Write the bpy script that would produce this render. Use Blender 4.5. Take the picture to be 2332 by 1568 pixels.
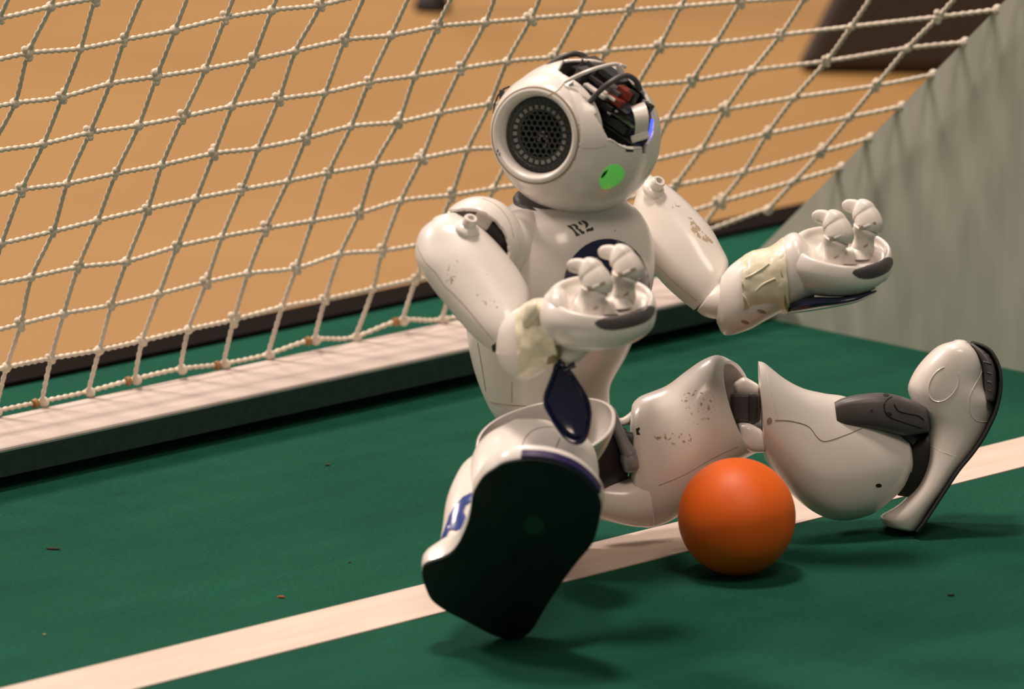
import bpy, bmesh, math, random
from mathutils import Vector, Matrix
from mathutils.bvhtree import BVHTree
random.seed(7)
for o in list(bpy.data.objects): bpy.data.objects.remove(o, do_unlink=True)
S = bpy.context.scene
COL = S.collection

# ------------------------------------------------------------------ camera
W, H, FPX = 2332.0, 1568.0, 16720.67
YAW, PITCH = math.radians(44.819), math.radians(12.6095)
CAM = Vector((-3.345743, -2.751399, 1.007927))
DV = Vector((math.sin(YAW)*math.cos(PITCH), math.cos(YAW)*math.cos(PITCH), -math.sin(PITCH)))
RV = Vector((math.cos(YAW), -math.sin(YAW), 0))
UV = RV.cross(DV)
cd = bpy.data.cameras.new('camera'); cam = bpy.data.objects.new('camera', cd); COL.objects.link(cam)
cd.sensor_fit = 'HORIZONTAL'; cd.sensor_width = 36.0; cd.lens = FPX*36.0/W
cd.clip_start = 0.2; cd.clip_end = 60
cam.matrix_world = Matrix(((RV.x, UV.x, -DV.x, CAM.x), (RV.y, UV.y, -DV.y, CAM.y), (RV.z, UV.z, -DV.z, CAM.z), (0, 0, 0, 1)))
S.camera = cam
cd.dof.use_dof = True; cd.dof.focus_distance = 4.17; cd.dof.aperture_fstop = 10.5

# ------------------------------------------------------------------ world, ceiling lamps, exposure
wd = bpy.data.worlds.new('hall'); S.world = wd; wd.use_nodes = True
wd.node_tree.nodes['Background'].inputs[0].default_value = (0.70, 0.68, 0.60, 1)
wd.node_tree.nodes['Background'].inputs[1].default_value = 0.17
def area(name, loc, target, sx, sy, power, col):
    l = bpy.data.lights.new(name, 'AREA'); l.shape = 'RECTANGLE'; l.size = sx; l.size_y = sy; l.energy = power; l.color = col
    o = bpy.data.objects.new(name, l); COL.objects.link(o); o.location = loc
    o.rotation_euler = (Vector(target)-Vector(loc)).to_track_quat('-Z', 'Y').to_euler()
    return o
area('ceiling_lamp', (-0.75, 0.45, 4.2), (-0.45, 0.1, 0), 0.6, 0.6, 125, (1.0, 0.82, 0.70))
area('ceiling_lamp', (-2.4, 4.6, 4.2), (-0.45, 0.1, 0), 1.0, 1.0, 285, (1.0, 0.82, 0.73))
area('ceiling_lamp', (1.4, 3.6, 4.2), (0.6, 1.6, 0), 1.2, 1.2, 110, (1.0, 0.82, 0.70))
area('ceiling_lamp', (-1.6, -2.6, 4.2), (-0.45, 0.0, 0), 1.2, 1.2, 60, (1.0, 0.77, 0.63))
S.view_settings.view_transform = 'Standard'; S.view_settings.look = 'None'
S.view_settings.gamma = 1.0; S.view_settings.exposure = 0.0; S.view_settings.use_curve_mapping = False

# ------------------------------------------------------------------ helpers
def ray(px, py): return DV + RV*((px-W/2)/FPX) - UV*((py-H/2)/FPX)
def ground(px, py, z=0.0):
    r = ray(px, py); return CAM + r*((z-CAM.z)/r.z)
D0 = (ground(1216, 1261)-CAM).dot(DV)
K = D0/FPX                                   # metres per photo pixel at the robot
def P(px, py, z=0.0): return CAM + ray(px, py)*(D0 - z*K)
def V(dx, dy, dz): return (RV*dx - UV*dy - DV*dz)*K
def lerp(a, b, t): return a+(b-a)*t

def _mat(name):
    m = bpy.data.materials.new(name); m.use_nodes = True
    return m, m.node_tree.nodes, m.node_tree.links, m.node_tree.nodes['Principled BSDF']
def plain(name, col, rough=0.5, metal=0.0, coat=0.0, var=0.0, scale=40.0, bump=0.0, bscale=200.0, emis=None, estr=0.0, spec=0.5, sss=0.0):
    m, N, L, b = _mat(name)
    b.inputs['Base Color'].default_value = (*col, 1); b.inputs['Roughness'].default_value = rough
    b.inputs['Metallic'].default_value = metal; b.inputs['Coat Weight'].default_value = coat
    b.inputs['Coat Roughness'].default_value = 0.12; b.inputs['Specular IOR Level'].default_value = spec
    tc = N.new('ShaderNodeTexCoord')
    if var > 0:
        n = N.new('ShaderNodeTexNoise'); n.inputs['Scale'].default_value = scale; n.inputs['Detail'].default_value = 5
        r = N.new('ShaderNodeValToRGB')
        r.color_ramp.elements[0].color = (*[c*(1-var) for c in col], 1); r.color_ramp.elements[1].color = (*[min(1, c*(1+var)) for c in col], 1)
        r.color_ramp.elements[0].position = 0.3; r.color_ramp.elements[1].position = 0.7
        L.new(tc.outputs['Object'], n.inputs['Vector']); L.new(n.outputs['Fac'], r.inputs['Fac']); L.new(r.outputs['Color'], b.inputs['Base Color'])
    if bump > 0:
        n2 = N.new('ShaderNodeTexNoise'); n2.inputs['Scale'].default_value = bscale; n2.inputs['Detail'].default_value = 4
        bp = N.new('ShaderNodeBump'); bp.inputs['Strength'].default_value = bump; bp.inputs['Distance'].default_value = 0.001
        L.new(tc.outputs['Object'], n2.inputs['Vector']); L.new(n2.outputs['Fac'], bp.inputs['Height']); L.new(bp.outputs['Normal'], b.inputs['Normal'])
    if emis: b.inputs['Emission Color'].default_value = (*emis, 1); b.inputs['Emission Strength'].default_value = estr
    if sss > 0:
        b.inputs['Subsurface Weight'].default_value = sss; b.inputs['Subsurface Radius'].default_value = (0.004, 0.003, 0.002); b.inputs['Subsurface Scale'].default_value = 1.0
    return m

M = {}
M['white'] = plain('white_plastic', (0.84, 0.79, 0.74), 0.30, coat=0.35, var=0.05, scale=14, bump=0.02, bscale=60)
M['cream'] = plain('cream_plastic', (0.77, 0.72, 0.66), 0.42, coat=0.1, var=0.05, scale=30)
M['tape'] = plain('cream_tape', (0.80, 0.74, 0.56), 0.38, coat=0.25, var=0.10, scale=30, bump=0.5, bscale=45)
M['dirt'] = plain('dirty_tape', (0.30, 0.24, 0.11), 0.7, var=0.4, scale=120, bump=0.5, bscale=120)
M['dark'] = plain('dark_grey_plastic', (0.085, 0.075, 0.078), 0.42, var=0.12, scale=25)
M['charcoal'] = plain('charcoal_plastic', (0.035, 0.037, 0.04), 0.45)
M['black'] = plain('black_plastic', (0.008, 0.008, 0.009), 0.5)
M['rubber'] = plain('black_rubber_sole', (0.012, 0.017, 0.017), 0.75, var=0.15, scale=60, bump=0.05, bscale=300)
M['navy'] = plain('navy_plastic', (0.009, 0.012, 0.050), 0.16, coat=0.6, var=0.1, scale=50)
M['blue'] = plain('blue_plastic', (0.03, 0.06, 0.27), 0.25, coat=0.5, var=0.1, scale=80)
M['purple'] = plain('purple_bumper', (0.035, 0.022, 0.11), 0.35)
M['led'] = plain('blue_led', (0.05, 0.08, 0.9), 0.3, emis=(0.05, 0.08, 1.0), estr=2.2)
M['eye'] = plain('green_eye_light', (0.16, 0.50, 0.13), 0.3, coat=0.4, emis=(0.10, 0.52, 0.07), estr=0.40)
M['pcb'] = plain('circuit_board', (0.035, 0.06, 0.03), 0.4, var=0.5, scale=300)
M['red'] = plain('red_connector', (0.22, 0.03, 0.015), 0.5)
M['metal'] = plain('grey_metal', (0.32, 0.32, 0.33), 0.4, metal=0.5, var=0.15, scale=60)
M['print'] = plain('black_print', (0.02, 0.022, 0.02), 0.6)
M['seam'] = plain('brown_seam', (0.36, 0.28, 0.20), 0.8)  # even brown for seam lines, slots and screw holes
M['grille'] = plain('grille_plastic', (0.06, 0.068, 0.07), 0.38, coat=0.2)
M['led_cell'] = plain('milky_led_cell', (0.30, 0.30, 0.29), 0.3, coat=0.3)
M['glass'] = plain('smoky_lens', (0.035, 0.03, 0.025), 0.08, coat=1.0)
M['tie'] = plain('brown_cable_tie', (0.33, 0.17, 0.06), 0.5)
M['orange'] = plain('orange_ball_skin', (0.92, 0.145, 0.004), 0.52, coat=0.0, var=0.05, scale=30, bump=0.02, bscale=500)
M['sgreen'] = plain('worn_green_mark', (0.012, 0.075, 0.032), 0.8)
M['casebrown'] = plain('dark_brown_case', (0.028, 0.017, 0.010), 0.6, var=0.2, scale=6)
M['edging'] = plain('dark_brown_edging', (0.006, 0.004, 0.003), 0.95, spec=0.1)
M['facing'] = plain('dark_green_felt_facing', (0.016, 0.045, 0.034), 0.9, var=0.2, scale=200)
M['wallpaint'] = plain('pale_wall_paint', (0.55, 0.5, 0.42), 0.8, var=0.05, scale=3)
M['bit_dark'] = plain('dark_crumb', (0.03, 0.03, 0.02), 0.9)
M['bit_red'] = plain('rust_crumb', (0.35, 0.08, 0.03), 0.9)
M['bit_pale'] = plain('pale_crumb', (0.45, 0.38, 0.2), 0.9)

def carpet_mat():
    m, N, L, b = _mat('green_felt_carpet'); b.inputs['Roughness'].default_value = 0.95; b.inputs['Specular IOR Level'].default_value = 0.12
    tc = N.new('ShaderNodeTexCoord')
    n1 = N.new('ShaderNodeTexNoise'); n1.inputs['Scale'].default_value = 430; n1.inputs['Detail'].default_value = 5; n1.inputs['Roughness'].default_value = 0.7
    n2 = N.new('ShaderNodeTexNoise'); n2.inputs['Scale'].default_value = 9; n2.inputs['Detail'].default_value = 4
    mp = N.new('ShaderNodeMapping'); mp.inputs['Rotation'].default_value = (0, 0, 0.5); mp.inputs['Scale'].default_value = (1, 3.2, 1)
    L.new(tc.outputs['Object'], mp.inputs['Vector']); L.new(mp.outputs['Vector'], n2.inputs['Vector']); L.new(tc.outputs['Object'], n1.inputs['Vector'])
    r = N.new('ShaderNodeValToRGB'); r.color_ramp.elements[0].position = 0.30; r.color_ramp.elements[1].position = 0.70
    r.color_ramp.elements[0].color = (0.003, 0.047, 0.028, 1); r.color_ramp.elements[1].color = (0.011, 0.102, 0.063, 1)
    mx = N.new('ShaderNodeMath'); mx.operation = 'MULTIPLY_ADD'; mx.inputs[1].default_value = 0.72
    L.new(n1.outputs['Fac'], mx.inputs[0])
    m2 = N.new('ShaderNodeMath'); m2.operation = 'MULTIPLY'; m2.inputs[1].default_value = 0.28
    L.new(n2.outputs['Fac'], m2.inputs[0]); L.new(m2.outputs[0], mx.inputs[2])
    L.new(mx.outputs[0], r.inputs['Fac']); L.new(r.outputs['Color'], b.inputs['Base Color'])
    bp = N.new('ShaderNodeBump'); bp.inputs['Strength'].default_value = 0.5; bp.inputs['Distance'].default_value = 0.0008
    L.new(n1.outputs['Fac'], bp.inputs['Height']); L.new(bp.outputs['Normal'], b.inputs['Normal'])
    return m
def streak_mat(name, c0, c1, scale, stretch, rough, bump=0.1, rot=0.0):
    m, N, L, b = _mat(name); b.inputs['Roughness'].default_value = rough
    tc = N.new('ShaderNodeTexCoord'); mp = N.new('ShaderNodeMapping'); mp.inputs['Scale'].default_value = stretch; mp.inputs['Rotation'].default_value = (rot, 0, 0)
    n = N.new('ShaderNodeTexNoise'); n.inputs['Scale'].default_value = scale; n.inputs['Detail'].default_value = 6
    r = N.new('ShaderNodeValToRGB'); r.color_ramp.elements[0].position = 0.3; r.color_ramp.elements[1].position = 0.7
    r.color_ramp.elements[0].color = (*c0, 1); r.color_ramp.elements[1].color = (*c1, 1)
    L.new(tc.outputs['Object'], mp.inputs['Vector']); L.new(mp.outputs['Vector'], n.inputs['Vector'])
    L.new(n.outputs['Fac'], r.inputs['Fac']); L.new(r.outputs['Color'], b.inputs['Base Color'])
    bp = N.new('ShaderNodeBump'); bp.inputs['Strength'].default_value = bump; bp.inputs['Distance'].default_value = 0.001
    L.new(n.outputs['Fac'], bp.inputs['Height']); L.new(bp.outputs['Normal'], b.inputs['Normal'])
    return m
def scuff_mat(name, col, scale, thr, stretch=(1, 1, 1)):
    m, N, L, b = _mat(name); b.inputs['Base Color'].default_value = (*col, 1); b.inputs['Roughness'].default_value = 0.8
    tc = N.new('ShaderNodeTexCoord'); mp = N.new('ShaderNodeMapping'); mp.inputs['Scale'].default_value = stretch
    n = N.new('ShaderNodeTexNoise'); n.inputs['Scale'].default_value = scale; n.inputs['Detail'].default_value = 4
    r = N.new('ShaderNodeValToRGB'); r.color_ramp.elements[0].position = thr; r.color_ramp.elements[1].position = thr+0.05
    r.color_ramp.elements[0].color = (0, 0, 0, 1); r.color_ramp.elements[1].color = (0.55, 0.55, 0.55, 1)
    L.new(tc.outputs['Object'], mp.inputs['Vector']); L.new(mp.outputs['Vector'], n.inputs['Vector'])
    L.new(n.outputs['Fac'], r.inputs['Fac']); L.new(r.outputs['Color'], b.inputs['Alpha'])
    return m
M['carpet'] = carpet_mat()
M['tan'] = streak_mat('tan_hall_floor', (0.335, 0.185, 0.060), (0.385, 0.218, 0.075), 2.2, (1, 1, 1), 0.45, 0.02)
M['line'] = streak_mat('white_line_tape', (0.62, 0.50, 0.42), (0.71, 0.60, 0.52), 9, (1, 12, 1), 0.6, 0.05)
M['bar'] = streak_mat('white_painted_board', (0.52, 0.44, 0.40), (0.62, 0.54, 0.49), 8, (1, 14, 4), 0.5, 0.08)
M['panel'] = streak_mat('grey_green_panel', (0.37, 0.39, 0.33), (0.47, 0.49, 0.42), 9, (1, 7, 1.2), 0.75, 0.25, rot=0.75)
M['cord'] = plain('cream_net_cord', (0.74, 0.66, 0.54), 0.7, var=0.12, scale=60)
M['scuff'] = scuff_mat('brown_scuff', (0.50, 0.36, 0.18), 520, 0.44, (1, 1, 0.45))
M['speck'] = scuff_mat('brown_specks', (0.36, 0.23, 0.09), 520, 0.585)

MESH = {}   # name -> (verts world, faces) for ray casting
def link(name, me, parent=None, mats=None, base=None, smooth=True):
    o = bpy.data.objects.new(name, me); COL.objects.link(o)
    if parent is not None: o.parent = parent
    for mt in (mats or []): me.materials.append(M[mt])
    if smooth:
        for p in me.polygons: p.use_smooth = True
    return o
BASE = Vector((0, 0, 0))
def build(name, verts, faces, mat, parent=None, smooth=True, key=None, mi=None, autos=None, solid=None, sub=0):
    """verts in world metres; stored relative to BASE"""
    me = bpy.data.meshes.new(name); me.from_pydata([v-BASE for v in verts], [], faces); me.validate(); me.update()
    bm = bmesh.new(); bm.from_mesh(me); bmesh.ops.recalc_face_normals(bm, faces=bm.faces); bm.to_mesh(me); bm.free()
    o = link(name, me, parent, mat if isinstance(mat, (list, tuple)) else [mat], smooth=smooth)
    if mi is not None:
        for p, i in zip(me.polygons, mi): p.material_index = i
    if autos is not None:
        me.set_sharp_from_angle(angle=math.radians(autos))
    if solid:
        md = o.modifiers.new('thick', 'SOLIDIFY'); md.thickness = solid*K; md.offset = -1
    if sub:
        md = o.modifiers.new('sub', 'SUBSURF'); md.levels = sub; md.render_levels = sub
    MESH[key or name] = BVHTree.FromPolygons(verts, faces)
    return o

def catmull(rows, sub):
    n = len(rows); out = []
    for i in range(n-1):
        p0, p1, p2, p3 = rows[max(0, i-1)], rows[i], rows[i+1], rows[min(n-1, i+2)]
        for j in range(sub):
            t = j/sub; t2, t3 = t*t, t*t*t
            out.append([0.5*(2*b+(c-a)*t+(2*a-5*b+4*c-d)*t2+(-a+3*b-3*c+d)*t3) for a, b, c, d in zip(p0, p1, p2, p3)])
    out.append(list(rows[-1])); return out
def ring_pts(c, a, b, e, n):
    pts = []
    for i in range(n):
        th = 2*math.pi*i/n; ct, st = math.cos(th), math.sin(th)
        x = math.copysign(abs(ct)**(2/e), ct); y = math.copysign(abs(st)**(2/e), st)
        pts.append(c+a*x+b*y)
    return pts
def loft_mesh(rings, n=28, cap0=None, cap1=None):
    """rings: (c,a,b,e); caps: None=open, 0=flat, >0 rounded length in px"""
    rr = list(rings)
    def capr(idx, nxt, ln):
        c, a, b, e = rr[idx]; t = (c-rr[nxt][0]); t = t.normalized() if t.length > 1e-9 else Vector((0, 0, 0))
        return [(c+t*(ln*K*math.sin(q)), a*math.cos(q), b*math.cos(q), e) for q in [math.pi/2*j/5 for j in range(1, 5)]]
    pre = capr(0, 1, cap0)[::-1] if cap0 else []
    post = capr(-1, -2, cap1) if cap1 else []
    tip0 = rr[0][0]+(rr[0][0]-rr[1][0]).normalized()*(cap0*K) if cap0 else rr[0][0]
    tip1 = rr[-1][0]+(rr[-1][0]-rr[-2][0]).normalized()*(cap1*K) if cap1 else rr[-1][0]
    al = pre+rr+post; vs = []; fs = []
    for c, a, b, e in al: vs += ring_pts(c, a, b, e, n)
    for r in range(len(al)-1):
        for i in range(n):
            j = (i+1) % n; fs.append((r*n+i, r*n+j, (r+1)*n+j, (r+1)*n+i))
    if cap0 is not None:
        k = len(vs); vs.append(tip0); fs += [(k, (i+1) % n, i) for i in range(n)]
    if cap1 is not None:
        k = len(vs); vs.append(tip1); o = (len(al)-1)*n; fs += [(k, o+i, o+(i+1) % n) for i in range(n)]
    return vs, fs
def pair_rings(st, sub=4, e=2.2):
    """stations (x1,y1,x2,y2,z,t[,bx,by]): edge point, other edge point, depth, half thickness"""
    rows = [list(map(float, s[:6]))+[float(s[6]) if len(s) > 6 else 0.0, float(s[7]) if len(s) > 7 else 0.0, float(s[8]) if len(s) > 8 else 0.0] for s in st]
    out = []
    for x1, y1, x2, y2, z, t, bx, by, za in (catmull(rows, sub) if sub > 1 else rows):
        A, B = P(x1, y1, z+za), P(x2, y2, z-za)
        out.append(((A+B)/2, (A-B)/2, V(bx, by, t), e))
    return out
def pair_loft(name, st, mat, parent, e=2.2, sub=4, n=28, cap0=8, cap1=8, key=None, solid=None, autos=None):
    vs, fs = loft_mesh(pair_rings(st, sub, e), n, cap0, cap1)
    return build(name, vs, fs, mat, parent, key=key, solid=solid, autos=autos)
def tube_pts(pts, rad, n=8):
    vs, fs = [], []; m = len(pts)
    up = Vector((0.3, 0.2, 0.93))
    for i, p in enumerate(pts):
        t = (pts[min(m-1, i+1)]-pts[max(0, i-1)]).normalized()
        a = t.cross(up).normalized(); b = t.cross(a); r = rad[i] if isinstance(rad, (list, tuple)) else rad
        for j in range(n):
            q = 2*math.pi*j/n; vs.append(p+(a*math.cos(q)+b*math.sin(q))*r)
    for i in range(m-1):
        for j in range(n): fs.append((i*n+j, i*n+(j+1) % n, (i+1)*n+(j+1) % n, (i+1)*n+j))
    fs.append(tuple(range(n-1, -1, -1))); fs.append(tuple(range((m-1)*n, m*n)))
    return vs, fs
def tube(name, pts, rad, mat, parent, n=10, key=None):
    vs, fs = tube_pts(pts, rad, n); return build(name, vs, fs, mat, parent, key=key, autos=50)
def chain(name, st, mat, parent, sub=4, n=20, e=2.4, cap0=6, cap1=8, flat=1.0, key=None):
    """limb from stations (x,y,z,r): round tube with own tangent frame"""
    rows = catmull([list(map(float, s)) for s in st], sub); pts = [P(*r[:3]) for r in rows]; rings = []
    for i, p in enumerate(pts):
        t = (pts[min(len(pts)-1, i+1)]-pts[max(0, i-1)]).normalized()
        a = t.cross(-DV); a = a.normalized() if a.length > 1e-6 else RV
        b = a.cross(t).normalized(); r = rows[i][3]*K
        rings.append((p, a*r, b*r*flat, e))
    vs, fs = loft_mesh(rings, n, cap0, cap1); return build(name, vs, fs, mat, parent, key=key)
def box_w(c, ax, ay, az):
    vs = [c+ax*i+ay*j+az*k for i in (-1, 1) for j in (-1, 1) for k in (-1, 1)]
    fs = [(0, 1, 3, 2), (4, 6, 7, 5), (0, 4, 5, 1), (2, 3, 7, 6), (0, 2, 6, 4), (1, 5, 7, 3)]
    return vs, fs
def bevel_obj(o, w, seg=2):
    md = o.modifiers.new('bevel', 'BEVEL'); md.width = w; md.segments = seg; md.limit_method = 'ANGLE'; return o
def box(name, c, ax, ay, az, mat, parent, bev=0.0, key=None):
    vs, fs = box_w(c, ax, ay, az); o = build(name, vs, fs, mat, parent, smooth=False, key=key)
    if bev: bevel_obj(o, bev)
    return o
def lathe(name, c, axis, prof, mat, parent, n=40, key=None, ref=None, autos=40, mi=None, close=True):
    """prof: list of (radius px, height px along axis)"""
    axis = axis.normalized(); r0 = ref or RV; a = (r0-axis*r0.dot(axis)).normalized(); b = axis.cross(a)
    vs, fs, mm = [], [], []
    for r, h in prof:
        for j in range(n):
            q = 2*math.pi*j/n; vs.append(c+axis*(h*K)+(a*math.cos(q)+b*math.sin(q))*(r*K))
    for i in range(len(prof)-1):
        for j in range(n): fs.append((i*n+j, i*n+(j+1) % n, (i+1)*n+(j+1) % n, (i+1)*n+j))
    if close:
        fs.append(tuple(range(n))[::-1]); fs.append(tuple(range((len(prof)-1)*n, len(prof)*n)))
    return build(name, vs, fs, mat, parent, key=key, autos=autos)
def cast(key, px, py, default=None):
    r = ray(px, py).normalized(); hit = MESH[key].ray_cast(CAM, r)
    if hit[0] is not None:
        nn = hit[1]; return hit[0], (nn if nn.dot(r) < 0 else -nn)
    q = P(px, py, default if default is not None else 0); h = MESH[key].find_nearest(q)
    nn = h[1]; return h[0], (nn if nn.dot(r) < 0 else -nn)
def decal(name, key, poly, mat, parent, thick=2.0, rings=5, center=None, smooth_poly=0, dome=0.0, dz=0):
    """a thin piece lying on the surface of part `key`, outline in photo pixels"""
    pl = [list(map(float, q)) for q in poly]
    if smooth_poly: pl = catmull(pl+[pl[0]], smooth_poly)[:-1]
    cx = sum(q[0] for q in pl)/len(pl); cy = sum(q[1] for q in pl)/len(pl)
    if center: cx, cy = center
    vs, fs = [], []; n = len(pl)
    p, nn = cast(key, cx, cy, dz); vs.append(p+nn*((thick+dome)*K))
    for r in range(1, rings+1):
        f = r/rings
        for q in pl:
            p, nn = cast(key, lerp(cx, q[0], f), lerp(cy, q[1], f), dz); h = thick+dome*(1-f*f)
            vs.append(p+nn*(h*K))
    for q in pl:
        p, nn = cast(key, q[0], q[1], dz); vs.append(p-nn*(1.5*K))
    fs += [(0, 1+i, 1+(i+1) % n) for i in range(n)]
    for r in range(rings):
        for i in range(n):
            j = (i+1) % n; a = 1+r*n; b = 1+(r+1)*n; fs.append((a+i, b+i, b+j, a+j))
    return build(name, vs, fs, mat, parent, autos=50)
def groove(name, key, line, parent, r=1.1, mat='seam', sub=4, dz=0):
    pl = catmull([list(map(float, q)) for q in line], sub)
    return tube(name, [cast(key, q[0], q[1], dz)[0] for q in pl], r*K, mat, parent, n=6)
def ell(cx, cy, rx, ry, rot=0, n=24):
    c, s = math.cos(rot), math.sin(rot)
    return [(cx+rx*math.cos(q)*c-ry*math.sin(q)*s, cy+rx*math.cos(q)*s+ry*math.sin(q)*c) for q in [2*math.pi*i/n for i in range(n)]]
def inside(x, y, poly):
    c = False; n = len(poly)
    for i in range(n):
        x1, y1 = poly[i]; x2, y2 = poly[(i+1) % n]
        if (y1 > y) != (y2 > y) and x < (x2-x1)*(y-y1)/(y2-y1)+x1: c = not c
    return c
def proj(q):
    v = q-CAM; z = v.dot(DV); return W/2+FPX*v.dot(RV)/z, H/2-FPX*v.dot(UV)/z
def empty(name, loc):
    o = bpy.data.objects.new(name, None); COL.objects.link(o); o.location = loc; o.empty_display_size = 0.05; return o
def tag(o, label=None, cat=None, group=None, kind=None):
    if label: o['label'] = label
    if cat: o['category'] = cat
    if group: o['group'] = group
    if kind: o['kind'] = kind
    return o

# ------------------------------------------------------------------ the setting
YB, YC = 0.4026, 0.5764             # front foot of the goal's back board, rear edge of the carpet
def slab(name, x0, x1, y0, y1, z0, z1, mat, bev=0):
    vs, fs = box_w(Vector(((x0+x1)/2, (y0+y1)/2, (z0+z1)/2)), Vector(((x1-x0)/2, 0, 0)), Vector((0, (y1-y0)/2, 0)), Vector((0, 0, (z1-z0)/2)))
    return build(name, vs, fs, mat, None, smooth=False)
tag(slab('floor', -6, 9, -7, 12, -0.03, -0.006, 'tan'), 'plain tan hall floor behind the goal', kind='structure')
tag(slab('field_carpet', -3.2, 1.6, -3.2, YC, -0.006, 0.0, 'carpet'), 'green felt carpet of the playing field', kind='structure')
tag(slab('trim_1', -3.2, 1.6, YC, YC+0.034, -0.006, 0.003, 'edging'), 'dark edging strip along the back of the green carpet', kind='structure')
tag(slab('wall_back', -6, 9, 11.9, 12, -0.03, 5.0, 'wallpaint'), 'plain hall wall far behind the goal', kind='structure')
tag(slab('goal_line', -3.0, 1.2, 0.0, 0.05, 0.0, 0.0007, 'line'), 'white goal line taped across the green carpet under the robot', 'line')

# ------------------------------------------------------------------ the goal: back board, side panel, net
XP = 0.0                            # plane of the side panel
GB = Vector((XP, YB, 0)); BASE = GB.copy()
goal = empty('soccer_goal', GB); tag(goal, 'small soccer goal with cream cord net, white back board and grey-green side panel', 'goal')
BW, BH, BG = 0.062, 0.017, 0.008          # board width, thickness, gap under it
YF = YB-0.024
vs, fs = box_w(Vector((-0.99, YF+BW/2, BG+BH/2)), Vector((0.99, 0, 0)), Vector((0, BW/2, 0)), Vector((0, 0, BH/2)))
board = bevel_obj(build('base_board', vs, fs, 'bar', goal, smooth=False), 0.0015)
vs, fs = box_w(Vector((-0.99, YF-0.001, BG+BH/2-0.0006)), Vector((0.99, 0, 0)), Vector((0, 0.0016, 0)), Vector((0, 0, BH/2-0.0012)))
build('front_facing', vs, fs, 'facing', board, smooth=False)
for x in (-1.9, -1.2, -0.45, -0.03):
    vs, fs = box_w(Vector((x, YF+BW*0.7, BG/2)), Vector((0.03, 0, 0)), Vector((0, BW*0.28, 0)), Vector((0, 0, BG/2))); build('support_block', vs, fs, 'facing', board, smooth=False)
# side panel: triangle standing on the carpet, thin board
PH0 = math.radians(42.3)
py0 = YB+BW-0.025
L = 0.62
tri = [Vector((XP, py0, 0)), Vector((XP, py0-L*math.cos(PH0), L*math.sin(PH0))), Vector((XP, -0.62, L*math.sin(PH0)+0.05)), Vector((XP, -0.62, 0))]
vs = [q+Vector((0, 0, 0)) for q in tri]+[q+Vector((0.012, 0, 0)) for q in tri]
fs = [(0, 1, 2, 3), (7, 6, 5, 4), (0, 4, 5, 1), (1, 5, 6, 2), (2, 6, 7, 3), (3, 7, 4, 0)]
build('side_panel', vs, fs, 'panel', goal, smooth=False)

MSH = 0.0364
NX0 = -0.638678; 
NCOL = range(-36, 1)
rowsN = 16
y_at = YB+BW-0.0075; z_at = BG+BH+0.002
rng = random.Random(3)
def net_node(x, r):
    t = max(0.0, min(1.0, (x-XP+0.75)/0.75))
    ph = math.radians(lerp(60.2, 42.3, t**5))
    s = max(0.0, r*0.965-0.10-0.12*min(1, r/2)+3.1*t**9+0.45*t)*MSH if r > 0 else 3.0*t**9*MSH
    return Vector((x, lerp(y_at-0.0165*math.exp(-r/2.0), py0, t**5)-s*math.cos(ph), lerp(z_at, 0.0, t**5)+s*math.sin(ph)))
cols = [NX0+MSH*i for i in range(-24, 18)]
cols = [c for c in cols if c < XP-0.014]+[XP+0.002]
nodes = {}
for ci, x in enumerate(cols):
    for r in range(rowsN):
        j = 0.0 if r == 0 else 0.0022
        last = ci == len(cols)-1
        q = net_node(x, r+(rng.uniform(-0.02, 0.02) if not last else 0))
        nodes[ci, r] = q+(Vector((rng.uniform(-j, j), rng.uniform(-j, j)*0.5, rng.uniform(-j, j)*0.7)) if not last else Vector((0, 0, 0)))
def rope(pts, r, step=0.00085, pitch=0.0052, n=6):
    dense = []
    rows = catmull([list(p) for p in pts], 6); rows = [Vector(q) for q in rows]
    for a, b in zip(rows[:-1], rows[1:]):
        m = max(1, int((b-a).length/step))
        dense += [a.lerp(b, k/m) for k in range(m)]
    dense.append(rows[-1]); vs, fs = [], []; s = 0.0
    for i, p in enumerate(dense):
        t = (dense[min(len(dense)-1, i+1)]-dense[max(0, i-1)]).normalized()
        a = t.cross(Vector((0.31, -0.5, 0.2))).normalized(); b = t.cross(a)
        if i: s += (p-dense[i-1]).length
        w = 2*math.pi*s/pitch
        for j in range(n):
            q = 2*math.pi*j/n; rr = r*(1+0.24*math.cos(2*(q)-w))
            vs.append(p+(a*math.cos(q)+b*math.sin(q))*rr)
    for i in range(len(dense)-1):
        for j in range(n): fs.append((i*n+j, i*n+(j+1) % n, (i+1)*n+(j+1) % n, (i+1)*n+j))
    return vs, fs
def vis(q):
    v = q-CAM; z = v.dot(DV); x = W/2+FPX*v.dot(RV)/z; y = H/2-FPX*v.dot(UV)/z
    return q.x > -1.52
CR = 0.00135
border = [nodes[c, 0]+Vector((0, 0.002, 0.001)) for c in range(len(cols)-1)]
vs, fs = rope([q for q in border if vis(q)], 0.0013)
net = build('net', vs, fs, 'cord', goal)
net['label'] = 'cream knotted cord net'
for r in range(1, rowsN):
    pts = [nodes[c, r] for c in range(len(cols)) if vis(nodes[c, r])]
    if len(pts) > 1: vs, fs = rope(pts, CR); build('net_cord', vs, fs, 'cord', net)
for c in range(len(cols)-1):
    pts = [nodes[c, r] for r in range(rowsN) if vis(nodes[c, r])]
    if len(pts) > 1: vs, fs = rope(pts, CR); build('net_cord', vs, fs, 'cord', net)
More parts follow.
